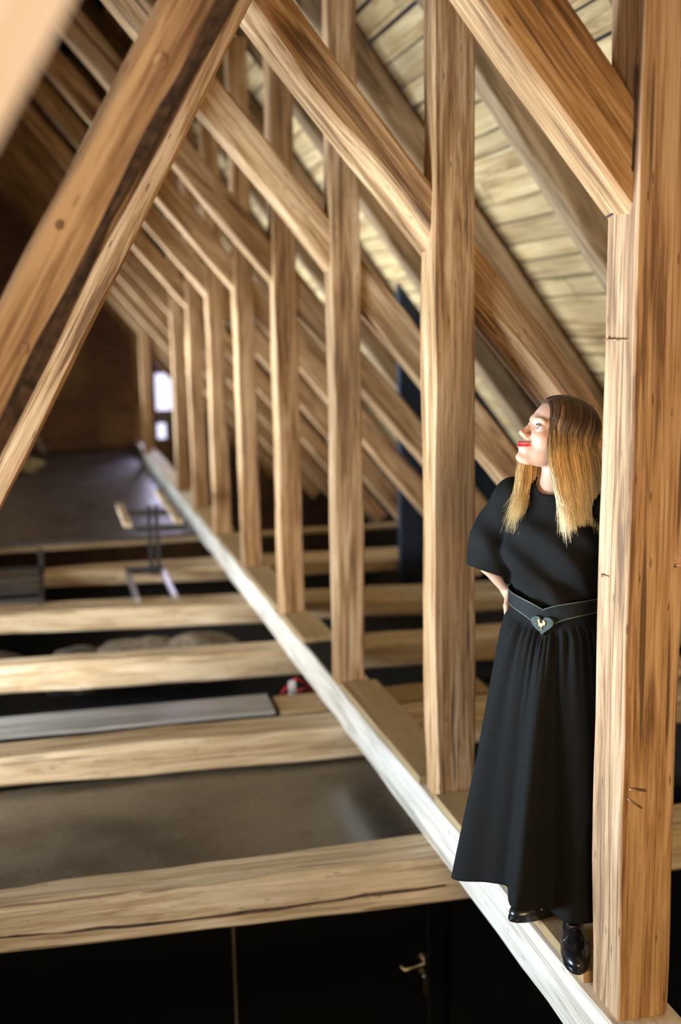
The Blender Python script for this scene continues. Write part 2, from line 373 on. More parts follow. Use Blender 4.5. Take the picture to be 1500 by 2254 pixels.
# left struts at 60 degrees, in front of each frame
for i in range(-1, NF):
    y = S*i - .085
    if i == 0: pa, pb, w_, lab, ch = (-2.552, -.07), (-.052, 4.265), .125, 'big knotty slanting strut with a dark bark edge, crossing the upper left', (.026, .01, .01, .016)
    elif i == -1: pa, pb, w_, lab, ch = (-2.725, -.10), (-.275, 4.14), .15, 'out of focus pale strut filling the top left corner, closest to the camera', (.05, .05, .04, .04)
    else: pa, pb, w_, lab, ch = (-2.47, -.20), (-.08, 4.145), .15, '%s slanting strut from the camera, mostly hidden behind the big knotty strut' % ORD[i+1], (.010, .012, .012, .026)
    if i == 1: lab = 'smooth pale slanting strut showing just right of the big knotty strut'
    m = {0: M_STRUT, -1: M_PALE}.get(i, M_POST)
    st = beam('slanting_strut', (pa[0], y, pa[1]), (pb[0], y, pb[1]), w_, .15, m, ch=ch, wob=.007)
    tag(st, lab, 'strut', 'struts leaning to the right from the left side')
    if i == 0:
        strutA = st
# ------------------------------------------------------------ sill, boards between the posts
o = beam('sill_beam', (.083, -1.2, -.105), (.083, YW-.02, -.105), .205, .19, M_SILL, depth=(0, 0, 1), ch=(.012, .006, .004, .01), wob=.006, step=.2)
tag(o, 'long whitewashed sill beam under the row of posts', 'beam')
segs = [(0.185, 1.465), (1.655, 2.94), (3.80, 4.42), (4.62, 5.90), (6.09, 7.38), (7.56, 8.86)]
lb = ['short pale-edged board on the sill under the woman\'s shoes', 'wide brown board on the sill between the second and third posts',
      'short brown board on the sill just beyond the dark sill slot', 'board on the sill between the fourth and fifth posts', 'board on the sill between the fifth and sixth posts', 'board on the sill between the sixth and seventh posts']
for (a, b_), l in zip(segs, lb):
    o = beam('sill_board', (.090, a, .010), (.090, b_, .010), .197, .034, M_BOARD, depth=(0, 0, 1), ch=(.002,)*4, wob=.0015, step=.3)
    tag(o, l, 'board', 'boards lying on the sill between the posts')
pl = tag(MB().box((.0, 3.16, -.003), (.185, 3.79, .004)).build('dark_slot', M_BLACK), 'flat black piece for the dark slot in the sill beyond the third post', 'slot')  # flat black piece put in for the darkness of the sill slot
# ------------------------------------------------------------ joists
JD = [(1.453, 1.342, 1.622, 1.603, -.37), (2.958, 2.859, 3.183, 3.15, -.352), (4.497, 4.324, 4.689, 4.604, -.36), (5.857, 5.593, 6.174, 5.999, -.34), (7.215, 6.963, 7.445, 7.44, -.31)]
jl = ['nearest floor joist with a long drying crack, above the dark doorway', 'second floor joist, carrying the grey sheet', 'third floor joist, mottled and pale', 'fourth floor joist, pale, carrying the foot of the steel stand', 'fifth floor joist, under the left metal rack']
for k, ((f0, f1, b0, b1, zb), l) in enumerate(zip(JD, jl)):
    h = -.205 - zb + .012; xs = -3.0; 
    c0, c1 = (f0+b0)/2, (f1+b1)/2; w0, w1 = b0-f0, b1-f1
    sl = (c1-c0)/1.7
    def yc(x): return c1 + (x)*sl
    p0 = Vector((-3.1, yc(-3.1), -.193 - h/2)); p1 = Vector((3.2, yc(3.2), -.193 - h/2)); Ln = (p1-p0).length
    prof = [(0, 0, 0, h, w0), (1.4, 0, 0, h, w0), (3.1, 0, 0, h, w1), (Ln, 0, 0, h, w1)]
    o = beam('floor_joist', p0, p1, h, w1, M_JOIST, depth=(0, 1, 0), ch=(.01, .01, .016, .022), wob=.007, prof=prof)
    tag(o, l, 'joist', 'floor joists crossing under the sill')
    if k == 0: joist0, jw0, jw1 = o, w0, w1
o = beam('floor_joist', (-3.1, .1, -.29), (3.2, -.1, -.29), .18, .2, M_JOIST, wob=.006)
tag(o, 'joist under the nearest post, just below the picture', 'joist', 'floor joists crossing under the sill')
# ------------------------------------------------------------ sheets and boarding between the joists
def glossy(name, col, rough):
    m, nt, b = mat_base(name); L = nt.links.new
    tc = N(nt, 'ShaderNodeTexCoord'); n = N(nt, 'ShaderNodeTexNoise', Scale=3.0, Detail=6.0, Roughness=.6); L(tc.outputs['Object'], n.inputs['Vector'])
    L(ramp(nt, n.outputs[0], [(0.35, col), (0.7, tuple(c*1.9 for c in col))]), b.inputs['Base Color'])
    L(ramp(nt, n.outputs[0], [(0.3, (rough*.8,)*3), (0.7, (rough*1.4,)*3)]), b.inputs['Roughness'])
    vs = N(nt, 'ShaderNodeTexVoronoi', Scale=26.0); L(tc.outputs['Object'], vs.inputs['Vector'])
    bp = N(nt, 'ShaderNodeBump', Strength=.25, Distance=.003); L(n.outputs[0], bp.inputs['Height']); L(bp.outputs[0], b.inputs['Normal'])
    b.inputs['Specular IOR Level'].default_value = .8
    return m
M_SHEET = glossy('film_faced_plywood', (0.070, 0.058, 0.042), .24)
tag(MB().box((-3.1, 1.50, -.392), (.16, 2.98, -.374)).build('plywood_sheet', M_SHEET), 'dark glossy sheet of plywood between the two nearest joists', 'sheet')
M_GREY = wood('grey_board', (0.16, 0.16, 0.15), (0.27, 0.27, 0.26), (0.38, 0.385, 0.375), grain=.6, crack=.3, rough=.35)
o = beam('grey_sheet', (-3.0, 3.45, -.2), (-.30, 3.36, -.2), .02, .30, M_GREY, depth=(0, 1, 0), ch=(.003,)*4, wob=.002)
tag(o, 'pale grey board lying along the back of the second joist', 'board')
o = beam('brown_offcut', (-.27, 3.35, -.215), (.95, 3.33, -.215), .03, .26, M_BOARD, depth=(0, 1, 0), ch=(.003,)*4)
tag(o, 'brown offcut board lying under the sill beyond the second joist', 'board')
# far deck
M_DECK = glossy('dark_deck_boards', (0.055, 0.050, 0.058), .42)
dk = tag(empty('boarded_deck', (-3.1, 8.55, -.165)), 'dark boarded deck stretching to the brick gable', 'deck')
x = 0
yy = 0
while yy < YW-8.62:
    bw = rng.uniform(.22, .34); bw = min(bw, YW-.01-8.55-yy)
    MB().box((0, yy+.003, -.035), (3.07, yy+bw-.003, rng.uniform(-.004, .002))).build('floorboard', M_DECK, dk); yy += bw
o = beam('deck_edge_beam', (-3.1, 8.60, -.232), (3.1, 8.60, -.232), .05, .09, M_JOIST, wob=.004)
tag(o, 'pale beam edging the dark deck', 'beam')
# ------------------------------------------------------------ dark storey below: partition with a door
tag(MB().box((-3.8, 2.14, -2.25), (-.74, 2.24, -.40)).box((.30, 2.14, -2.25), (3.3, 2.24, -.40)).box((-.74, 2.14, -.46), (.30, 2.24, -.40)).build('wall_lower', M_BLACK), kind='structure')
door = tag(empty('door_1', (-.725, 2.12, -2.24)), kind='structure')
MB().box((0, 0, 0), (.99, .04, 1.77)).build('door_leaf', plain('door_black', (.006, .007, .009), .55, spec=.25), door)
MB().box((-.014, -.014, 0), (-.002, .02, 1.78)).build('door_trim', plain('grey_strip', (.22, .21, .19), .6), door)
MB().box((.905, -.014, 0), (.915, .02, 1.78)).build('door_trim', M_BLUE, door)
hb = empty('door_handle', (0, 0, 0)); hb.parent = door
hx, hz = .88, 1.165
MB().tube([(hx, .0, hz), (hx, -.045, hz), (hx-.012, -.058, hz-.004), (hx-.06, -.06, hz-.014), (hx-.105, -.06, hz-.016), (hx-.122, -.045, hz-.004)], [.010, .010, .010, .009, .010, .009], 10).build('lever', M_NICK, hb, True, 60)
MB().tube([(hx, -.004, hz+.0), (hx, -.012, hz)], [.026, .024], 20).build('rosette', M_NICK, hb, True, 40)
MB().tube([(hx, -.004, hz-.075), (hx, -.010, hz-.075)], [.022, .020], 20).build('keyhole_rosette', M_NICK, hb, True, 40)
MB().tube([(hx, -.006, hz-.075), (hx, -.04, hz-.076)], .004, 8).tube([(hx-.010, -.042, hz-.076), (hx, -.046, hz-.068), (hx+.010, -.042, hz-.076), (hx, -.042, hz-.088), (hx-.010, -.042, hz-.076)], .0025, 6).box((hx-.011, -.052, hz-.165), (hx+.011, -.044, hz-.095)).build('key', M_NICK, hb, False)

# black partition beyond the fifth frame, cut to the roof slope
v = []; pts = [(1.50, -.45), (3.2, -.45), (3.2, -.02), (1.50, 2.20)]
for y in (6.62, 6.70): v += [(x, y, z) for x, z in pts]
tag(mesh_obj('black_partition', v, [(0, 1, 2, 3), (7, 6, 5, 4), (0, 4, 5, 1), (1, 5, 6, 2), (2, 6, 7, 3), (3, 7, 4, 0)], M_BLUE), 'dark blue-black panel standing behind the braces, right of the third post', 'panel')

# thin black sheet over the lower part of the slope in one bay
v = []
for off in (-.006, -.002):
    for y, z in ((4.53, 1.98), (5.90, 1.98), (5.90, -.1), (4.53, -.1)):
        x = XR - (z-2.12)/TH; v.append((x + off*.8, y, z + off*.6))
tag(mesh_obj('black_slope_sheet', v, [(3, 2, 1, 0), (4, 5, 6, 7), (0, 4, 7, 3), (1, 2, 6, 5), (0, 1, 5, 4), (3, 7, 6, 2)], M_BLACK), 'black sheet covering the lower roof boards behind the second brace', 'membrane')
# ------------------------------------------------------------ implicit surfaces for the figure
def A3(v): return np.array(v, dtype=np.float32)
def s_ell(c, r, Rm=None):
    c = A3(c); r = A3(r)
    def f(P):
        q = P - c
        if Rm is not None: q = q @ Rm
        k0 = np.sqrt(((q/r)**2).sum(1)); k1 = np.sqrt(((q/(r*r))**2).sum(1)) + 1e-9
        return k0*(k0-1)/k1
    return f
def s_cap(a, b, ra, rb=None):
    a = A3(a); b = A3(b); rb = ra if rb is None else rb
    def f(P):
        ab = b-a; t = np.clip(((P-a) @ ab)/max(1e-9, float(ab @ ab)), 0, 1)
        return np.sqrt(((P - a - t[:, None]*ab)**2).sum(1)) - (ra + (rb-ra)*t)
    return f
def s_chain(pts, rads, k=.008):
    fs = [s_cap(pts[i], pts[i+1], rads[i], rads[i+1]) for i in range(len(pts)-1)]
    def f(P):
        d = fs[0](P)
        for g in fs[1:]: d = smin(d, g(P), k)
        return d
    return f
def smin(a, b, k):
    h = np.clip(.5 + .5*(b-a)/k, 0, 1); return b + (a-b)*h - k*h*(1-h)
def smax(a, b, k): return -smin(-a, -b, k)
def surface(fn, lo, hi, h, coarse=6, band=1.8):
    """surface nets over a box; only cells near the surface are evaluated finely"""
    lo = A3(lo); n = np.ceil((A3(hi)-lo)/h).astype(int); n = ((n + coarse)//coarse)*coarse
    nc = n//coarse + 1
    g = np.stack(np.meshgrid(*[np.arange(k) for k in nc], indexing='ij'), -1).reshape(-1, 3)
    dc = fn((lo + g*h*coarse).astype(np.float32)).reshape(nc)
    cor = [dc[i:nc[0]-1+i, j:nc[1]-1+j, k:nc[2]-1+k] for i in (0, 1) for j in (0, 1) for k in (0, 1)]
    mn = np.min(cor, 0); mx = np.max(cor, 0); lim = h*coarse*band
    act = (mn < lim) & (mx > -lim)
    D = np.repeat(np.repeat(np.repeat(np.where(mn >= lim, 1.0, -1.0).astype(np.float32), coarse, 0), coarse, 1), coarse, 2)
    idx = np.argwhere(act)
    off = np.stack(np.meshgrid(*[np.arange(coarse)]*3, indexing='ij'), -1).reshape(-1, 3)
    for s in range(0, len(idx), 2000):
        q = (idx[s:s+2000, None, :]*coarse + off[None]).reshape(-1, 3)
        D[q[:, 0], q[:, 1], q[:, 2]] = fn((lo + q*h).astype(np.float32))
    S_ = D < 0; N3 = np.array(D.shape)
    def sh(a, i, j, k): return a[i:N3[0]-1+i, j:N3[1]-1+j, k:N3[2]-1+k]
    cnt = sum(sh(S_, i, j, k).astype(np.int8) for i in (0, 1) for j in (0, 1) for k in (0, 1))
    cells = np.argwhere((cnt > 0) & (cnt < 8))
    vid = -np.ones(N3-1, int); vid[cells[:, 0], cells[:, 1], cells[:, 2]] = np.arange(len(cells))
    acc = np.zeros((len(cells), 3)); num = np.zeros(len(cells))
    cs = [(i, j, k) for i in (0, 1) for j in (0, 1) for k in (0, 1)]
    for a in cs:
        for ax in range(3):
            if a[ax] == 0:
                b = list(a); b[ax] = 1
                da = D[cells[:, 0]+a[0], cells[:, 1]+a[1], cells[:, 2]+a[2]]; db = D[cells[:, 0]+b[0], cells[:, 1]+b[1], cells[:, 2]+b[2]]
                m = (da < 0) != (db < 0); t = np.where(m, da/(da-db+1e-12), 0)
                p = np.tile(np.array(a, float), (len(cells), 1)); p[:, ax] = t
                acc += np.where(m[:, None], p, 0); num += m
    V = lo + (cells + acc/num[:, None])*h
    F = []
    for ax in range(3):
        o1, o2 = [(1, 2), (2, 0), (0, 1)][ax]
        sl = [slice(None)]*3; s2 = [slice(None)]*3; sl[ax] = slice(0, -1); s2[ax] = slice(1, None)
        e = S_[tuple(sl)] != S_[tuple(s2)]; E = np.argwhere(e)
        E = E[(E[:, o1] > 0) & (E[:, o2] > 0) & (E[:, o1] < N3[o1]-1) & (E[:, o2] < N3[o2]-1)]
        def cid(d1, d2):
            q = E.copy(); q[:, o1] -= d1; q[:, o2] -= d2; return vid[q[:, 0], q[:, 1], q[:, 2]]
        quad = np.stack([cid(1, 1), cid(0, 1), cid(0, 0), cid(1, 0)], 1)
        flip = ~S_[E[:, 0], E[:, 1], E[:, 2]]
        quad[flip] = quad[flip][:, ::-1]
        F.append(quad[(quad >= 0).all(1)])
    return V, np.concatenate(F)
def np_mesh(name, V, F, mat, parent=None, cols=None, smooth=True):
    me = bpy.data.meshes.new(name); me.vertices.add(len(V)); me.vertices.foreach_set('co', np.asarray(V, np.float32).ravel())
    k = F.shape[1]; me.loops.add(F.size); me.loops.foreach_set('vertex_index', F.astype(np.int32).ravel())
    me.polygons.add(len(F)); me.polygons.foreach_set('loop_start', np.arange(0, F.size, k, dtype=np.int32)); me.polygons.foreach_set('loop_total', np.full(len(F), k, np.int32))
    me.update(calc_edges=True); me.validate()
    if smooth: me.polygons.foreach_set('use_smooth', [True]*len(me.polygons))
    me.materials.append(mat)
    if cols is not None:
        at = me.color_attributes.new('tone', 'FLOAT_COLOR', 'POINT')
        at.data.foreach_set('color', np.concatenate([cols, np.ones((len(cols), 1))], 1).astype(np.float32).ravel())
    o = bpy.data.objects.new(name, me); C.objects.link(o)
    if parent is not None: o.parent = parent
    return o
# ------------------------------------------------------------ the woman
BC = A3((0.0, 0.41, 0)); FT = A3((-.72, -.69, 0)); FT /= np.linalg.norm(FT); RT = A3((FT[1], -FT[0], 0)); UP = A3((0, 0, 1))
def B(f, r_, z): return BC + FT*f + RT*r_ + UP*z
RB = np.stack([FT, RT, UP], 1)          # columns: body axes
# head frame
HO = A3((-0.008, 0.412, 1.545)); pit = math.radians(23); fh0 = A3((-.998, .02, 0)); fh0 /= np.linalg.norm(fh0)
HF = fh0*math.cos(pit) + UP*math.sin(pit); HL = np.cross(UP, fh0); HU = np.cross(HF, HL)
RH = np.stack([HF, HL, HU], 1).astype(np.float32)
def H(x, y, z): return HO + HF*x + HL*y + HU*z
def head_local(q):
    e = lambda c, r: s_ell(c, r)
    ya = np.abs(q[:, 1]); m = q.copy(); m[:, 1] = ya          # symmetric half
    d = e((-.012, 0, .030), (.094, .074, .080))(q)
    d = smin(d, e((.030, 0, -.022), (.053, .058, .075))(q), .030)
    d = smin(d, e((.030, 0, -.062), (.042, .044, .036))(q), .022)
    d = smin(d, s_ell((.075, 0, -.096), (.0165, .018, .0135))(q), .020)      # chin
    d = smin(d, s_cap((.008, .050, -.050), (.060, .016, -.094), .012, .010)(m), .024)   # jaw line
    d = smin(d, e((.050, .044, -.026), (.024, .019, .019))(m), .022)       # cheeks
    d = smin(d, s_cap((.081, .010, .019), (.070, .044, .016), .007, .006)(m), .014)     # brow
    d = smin(d, e((.072, 0, -.064), (.022, .026, .020))(q), .016)          # muzzle
    d = smax(d, -e((.088, .034, -.001), (.014, .016, .012))(m), .014)      # orbits
    # nose
    d = smin(d, s_chain([(.083, 0, .010), (.0915, 0, -.012), (.1015, 0, -.029)], [.0050, .0056, .0070], .004)(q), .010)
    d = smin(d, e((.1010, 0, -.0315), (.0088, .0078, .0072))(q), .006)
    d = smin(d, e((.0900, .0108, -.0345), (.0100, .0052, .0068))(m), .008)
    d = smax(d, -e((.0975, .0055, -.0410), (.0045, .0026, .0024))(m), .002)
    # lips: corners lifted in a slight smile
    zl = q.copy(); zl[:, 2] = q[:, 2] - 9.0*q[:, 1]**2; zl[:, 0] = q[:, 0] + 13.0*q[:, 1]**2
    d = smin(d, e((.0925, 0, -.0592), (.0072, .027, .0050))(zl), .004)
    d = smin(d, e((.0915, 0, -.0685), (.0078, .025, .0058))(zl), .004)
    d = smax(d, -e((.101, 0, -.0632), (.0070, .029, .0009))(zl), .0015)
    d = smax(d, -e((.097, 0, -.0800), (.006, .014, .004))(q), .008)        # hollow under the lower lip
    d = smax(d, -s_cap((.100, 0, -.047), (.097, 0, -.054), .0016)(q), .004) # philtrum
    # lids around the eyeball
    lid = e((.0655, .0340, -.0010), (.0160, .0165, .0158))(m)
    op2 = m.copy(); op2[:, 2] = m[:, 2] - .10*(m[:, 1]-.034)
    lid = smax(lid, -e((.0830, .0345, -.0006), (.0160, .0140, .0062))(op2), .0012)
    d = smin(d, lid, .005)
    d = smax(d, -e((.0655, .0340, -.0010), (.0120, .0120, .0120))(m), .0005)
    # ears
    er = e((-.010, .0680, -.008), (.016, .006, .028))(m)
    d = smin(d, er, .006)
    return d
NB = A3((-.004, .416, 1.385))
def neck(P): return smin(s_cap(H(-.028, 0, -.050), NB, .045, .048)(P), s_cap(NB, B(-.01, 0, 1.33), .050, .075)(P), .03)
SH_R = B(-.005, .150, 1.362); SH_L = B(-.005, -.150, 1.362)
EL_R = A3((-.128, .612, 1.140)); WR_R = A3((-.056, .628, 1.050))
EL_L = A3((.300, .330, 1.130)); WR_L = A3((.214, .073, 1.252))
def hand(wr, palm_dir, side, normal, curls, k, spread=.0, flip=1):
    """palm with four fingers and a thumb; curls: bend per finger joint"""
    D = palm_dir/np.linalg.norm(palm_dir); Sd = side - D*(side @ D); Sd /= np.linalg.norm(Sd); Nn = np.cross(D, Sd)*flip
    fs = [s_cap(wr, wr + D*.03, .024, .026)]
    for j in range(4): fs.append(s_cap(wr + D*.015 + Sd*(.006*(1.5-j)), wr + D*.078 + Sd*(.0185*(1.5-j)), .013, .0105))
    lens = [(.040, .024, .020), (.044, .028, .022), (.041, .026, .021), (.032, .020, .018)]
    tips = []
    for j in range(4):
        p = wr + D*.078 + Sd*(.0185*(1.5-j)); a = 0; dirv_ = D + Sd*spread*(1.5-j); pts = [p]; rd = [.0100]
        for ln, cv, rr in zip(lens[j], curls, (.0092, .0084, .0074)):
            a += cv; dd = dirv_*math.cos(a) + Nn*math.sin(a); dd /= np.linalg.norm(dd); p = p + dd*ln; pts.append(p); rd.append(rr)
        fs.append(s_chain(pts, rd, .002)); od = dirv_*math.sin(a) - Nn*math.cos(a); tips.append((pts[-1], (pts[-1]-pts[-2])/np.linalg.norm(pts[-1]-pts[-2]), od/np.linalg.norm(od)))
    t0 = wr + D*.022 + Sd*.020; t1 = t0 + D*.034 + Sd*.026 + Nn*.014; t2 = t1 + D*.030 + Sd*.008 + Nn*.010; t3 = t2 + D*.024 + Nn*.006
    fs.append(s_chain([t0, t1, t2, t3], [.015, .0115, .0098, .0085], .004))
    def f(P):
        d = fs[0](P)
        for i, g in enumerate(fs[1:]): d = smin(d, g(P), .012 if i < 4 else .005)
        return d
    return f, tips, Nn
hR, tipsR, nR = hand(WR_R, A3((.18, -.62, -.72)), A3((-.5, -.3, .35)), None, (.35, .45, .3), 1)
hL, tipsL, nL = hand(WR_L, A3((-.25, -1.0, .28)), A3((0, .25, 1.0)), None, (1.38, .22, .06), 1, flip=1)
if nL[0] > 0: hL, tipsL, nL = hand(WR_L, A3((-.25, -1.0, .28)), A3((0, .25, 1.0)), None, (1.38, .22, .06), 1, flip=-1)
AN_R = A3((.045, .512, .115)); AN_L = A3((.040, .350, .115))
parts_body = [(s_ell(B(-.01, 0, .95), (.095, .150, .12), RB), .03), (s_ell(B(0, 0, 1.09), (.080, .115, .13), RB), .04), (s_ell(B(-.005, 0, 1.25), (.092, .135, .14), RB), .04),
    (s_cap(SH_R, SH_L, .036), .025), (s_ell(B(.060, .062, 1.235), (.036, .050, .045), RB), .03), (s_ell(B(.060, -.062, 1.235), (.036, .050, .045), RB), .03),
    (s_chain([SH_R, EL_R, WR_R], [.036, .031, .022], .01), .015), (s_chain([SH_L, EL_L, WR_L], [.044, .034, .023], .01), .03),
    (s_chain([B(-.01, .075, .90), B(.01, .075, .50), AN_R], [.080, .052, .032], .02), .04), (s_chain([B(-.01, -.075, .90), B(.02, -.075, .50), AN_L], [.080, .052, .032], .02), .04)]
def body_sdf(P):
    d = neck(P)
    for g, k in parts_body: d = smin(d, g(P), k)
    d = smin(d, hR(P), .012); d = smin(d, hL(P), .012)
    return d
def full_sdf(P):
    d = body_sdf(P); q = (P - HO) @ RH
    near = np.abs(q).max(1) < .19
    dh = np.full(len(P), 1.0, np.float32); dh[near] = head_local(q[near]); dh[~near] = np.linalg.norm(q[~near], axis=1) - .13
    return smin(d, dh, .014)
def clipz(fn, z0, up):
    return (lambda P: np.maximum(fn(P), (z0 - P[:, 2]) if up else (P[:, 2] - z0)))
ZC = 1.392
V1, F1 = surface(full_sdf, (-.17, .25, ZC-.0016*2), (.19, .57, 1.70), .00145, 6)
V2, F2 = surface(full_sdf, (-.32, -.08, .06), (.42, .78, ZC+.006), .0042, 6)
keep1 = (V1[F1][:, :, 2].mean(1) > ZC); keep2 = (V2[F2][:, :, 2].mean(1) <= ZC+.003)
Vb = np.concatenate([V1, V2]); Fb = np.concatenate([F1[keep1], F2[keep2] + len(V1)])
used = np.zeros(len(Vb), bool); used[Fb.ravel()] = True; remap = np.cumsum(used)-1; Vb = Vb[used]; Fb = remap[Fb]
# skin tones, lips and brows
ql = (Vb - HO) @ RH
skin = np.array((.52, .30, .195)); colv = np.tile(skin, (len(Vb), 1))
zl = ql.copy(); zl[:, 2] = ql[:, 2] - 9.0*ql[:, 1]**2; zl[:, 0] = ql[:, 0] + 13.0*ql[:, 1]**2
ym = np.abs(ql[:, 1])
def mix(mask, c): 
    global colv
    mm = np.clip(mask, 0, 1)[:, None]; colv = colv*(1-mm) + np.array(c)*mm
mix(.55*np.exp(-(((ql[:, 0]-.062)/.03)**2 + ((ym-.045)/.020)**2 + ((ql[:, 2]+.030)/.018)**2)), (.80, .30, .20))
mix(.55*np.exp(-(((ql[:, 0]-.104)/.02)**2 + (ym/.016)**2 + ((ql[:, 2]+.034)/.014)**2)), (.78, .33, .22))
def sg(x, w): return 1/(1+np.exp(-np.clip(x/w, -30, 30)))
lh = .0082*np.clip(1-(ym/.0315)**2, 0, 1)**.7
mix(sg(lh - np.abs(zl[:, 2] + .0637), .0004)*sg(zl[:, 0]-.080, .001)*(ym < .0315), (.60, .012, .016))
br = ql[:, 2] - (.0225 + .005*np.clip((ym-.014)/.022, 0, 1) - .006*np.clip((ym-.038)/.018, 0, 1))
mix(.75*sg((.0030 - .0017*np.clip((ym-.034)/.02, 0, 1)) - np.abs(br), .0005)*sg(ym-.015, .0012)*sg(.056-ym, .0012)*(ql[:, 0] > .035), (.20, .105, .06))
lidline = ((ql[:, 0]-.0715)/.0148)**2 + ((ym-.031)/.0156)**2 + ((ql[:, 2]+.001)/.0146)**2
nails = []
nailcol = (.012, .008, .012)
for tips, nn_ in ((tipsL, nL),):
    for j, (tp, dr, _) in enumerate(tips):
        pass
def skin_material():
    m, nt, b = mat_base('skin'); L = nt.links.new
    a = N(nt, 'ShaderNodeVertexColor'); a.layer_name = 'tone'; L(a.outputs[0], b.inputs['Base Color'])
    b.inputs['Roughness'].default_value = .5; b.inputs['Subsurface Weight'].default_value = .12; b.inputs['Subsurface Radius'].default_value = (.012, .004, .002); b.inputs['Subsurface Scale'].default_value = .6
    b.inputs['Specular IOR Level'].default_value = .4
    return m
M_SKIN = skin_material()
woman = tag(empty('person', (0.0, .41, 0.03)), 'woman with long blonde hair in black dress, looking up, half behind the nearest post', 'person')
OFS = A3((0.0, .41, 0.03))
np_mesh('body', Vb - OFS, Fb, M_SKIN, woman, colv)
def wp(p): p = np.asarray(p, float) - OFS; return (float(p[0]), float(p[1]), float(p[2]))
# eyes: white, iris, pupil painted by a radial pattern on the eyeball
def eye_material():
    m, nt, b = mat_base('eyeball'); L = nt.links.new
    tc = N(nt, 'ShaderNodeTexCoord'); sp = N(nt, 'ShaderNodeSeparateXYZ'); L(tc.outputs['Object'], sp.inputs[0])
    col = ramp(nt, sp.outputs[0], [(0.0, (.80, .78, .76)), (.0101, (.80, .78, .76)), (.0103, (.02, .025, .025)), (.0107, (.07, .10, .09)), (.0112, (.06, .08, .07)), (.0113, (.004, .004, .004))], 'LINEAR')
    sc = N(nt, 'ShaderNodeMath', operation='MULTIPLY'); sc.inputs[1].default_value = 1.0
    L(col, b.inputs['Base Color']); b.inputs['Roughness'].default_value = .12; b.inputs['Coat Weight'].default_value = .2
    return m
M_EYE = eye_material()
gaze = (HF*.92 + HU*.34 - HL*.06); gaze /= np.linalg.norm(gaze)
for s in (1, -1):
    bmh = bmesh.new(); bmesh.ops.create_uvsphere(bmh, u_segments=48, v_segments=32, radius=.0119)
    me = bpy.data.meshes.new('eye'); bmh.to_mesh(me); bmh.free(); me.materials.append(M_EYE); me.polygons.foreach_set('use_smooth', [True]*len(me.polygons))
    o = bpy.data.objects.new('eye', me); C.objects.link(o); o.parent = woman
    gx = Vector(gaze.tolist()); gz = Vector((0, 0, 1)); gy = gz.cross(gx).normalized(); gz = gx.cross(gy)
    c = wp(H(.0655, s*.034, -.001))
    o.matrix_local = Matrix(((gx.x, gy.x, gz.x, c[0]), (gx.y, gy.y, gz.y, c[1]), (gx.z, gy.z, gz.z, c[2]), (0, 0, 0, 1)))
    lash = MB()
    def rim(t):
        yy = .0345 + .0136*math.sin(t); zz = -.0006 + .10*(yy-.034) + .0060*max(0, math.cos(t)); dy, dz = (yy-.034)/.0165, (zz+.001)/.0158
        return .0655 + .0160*math.sqrt(max(0.02, 1-dy*dy-dz*dz)), yy, zz
    for j in range(17):
        t = (j/16-.5)*2.5; xx, yy, zz = rim(t); k_ = .6 + .5*(j/16)
        p0 = H(xx, s*yy, zz); p1 = H(xx+.0036*k_, s*(yy+.0018*math.sin(t)), zz+.0016); p2 = H(xx+.0052*k_, s*(yy+.0036*math.sin(t)), zz+.0052*k_)
        lash.tube([wp(p0), wp(p1), wp(p2)], [.0005, .00036, .0001], 4)
    pts = []
    for j in range(13):
        xx, yy, zz = rim((j/12-.5)*2.9); pts.append(wp(H(xx, s*yy, zz)))
    lash.tube(pts, .0007, 5)
    lash.build('eyelashes', plain('lash_black', (.012, .008, .006), .6) if s == 1 else bpy.data.materials['lash_black'], woman, True, 80)
# nails
M_NAILP = plain('dark_nail_polish', (.012, .006, .012), .15, spec=.7)
for tips, nn_ in ((tipsL, nL), (tipsR, nR)):
    nl = MB()
    for tp, dr, out in tips:
        sd_ = np.cross(dr, out); ctr = tp + out*.0080 + dr*.001
        vs = []; 
        for iu in range(5):
            for iv in range(5):
                u_ = (iu/4-.5)*2; v_ = (iv/4-.5)*2; wv_ = .0056*math.sqrt(max(0.05, 1-.55*u_*u_*(u_ > 0)))
                vs.append(wp(ctr + dr*(u_*.0068) + sd_*(v_*wv_) - out*(.0032*v_*v_ + .0022*u_*u_*(u_ > 0))))
        nl.add(vs, [(a*5+b_, a*5+b_+1, (a+1)*5+b_+1, (a+1)*5+b_) for a in range(4) for b_ in range(4)])
    nl.build('fingernails', M_NAILP, woman, True, 80)
# ------------------------------------------------------------ blouse
def fold(P, s):
    return (np.sin(P[:, 2]*31 + P[:, 0]*27 + s) * np.sin(P[:, 1]*17 - P[:, 2]*13 + s*2) * .0035 + np.sin(P[:, 0]*52 + P[:, 2]*44 + 3*np.sin(P[:, 1]*21) + s)*.0018)
SL1 = A3((-.155, .560, 1.135))
bl_parts = [(s_ell(B(-.002, 0, 1.10), (.098, .132, .10), RB), .03), (s_ell(B(0, 0, 1.24), (.112, .152, .145), RB), .04), (s_cap(B(-.005, .135, 1.360), B(-.005, -.135, 1.360), .058), .04),
    (s_ell(B(.070, .062, 1.225), (.048, .070, .070), RB), .06), (s_ell(B(.070, -.062, 1.225), (.048, .070, .070), RB), .06),
    (s_chain([B(-.005, .140, 1.352), (-.135, .548, 1.25), SL1], [.060, .066, .074], .02), .02), (s_chain([B(-.005, -.140, 1.352), (.25, .30, 1.20)], [.060, .066], .02), .02), (s_cap(B(-.012, 0, 1.375), B(-.012, 0, 1.34), .070, .08), .05)]
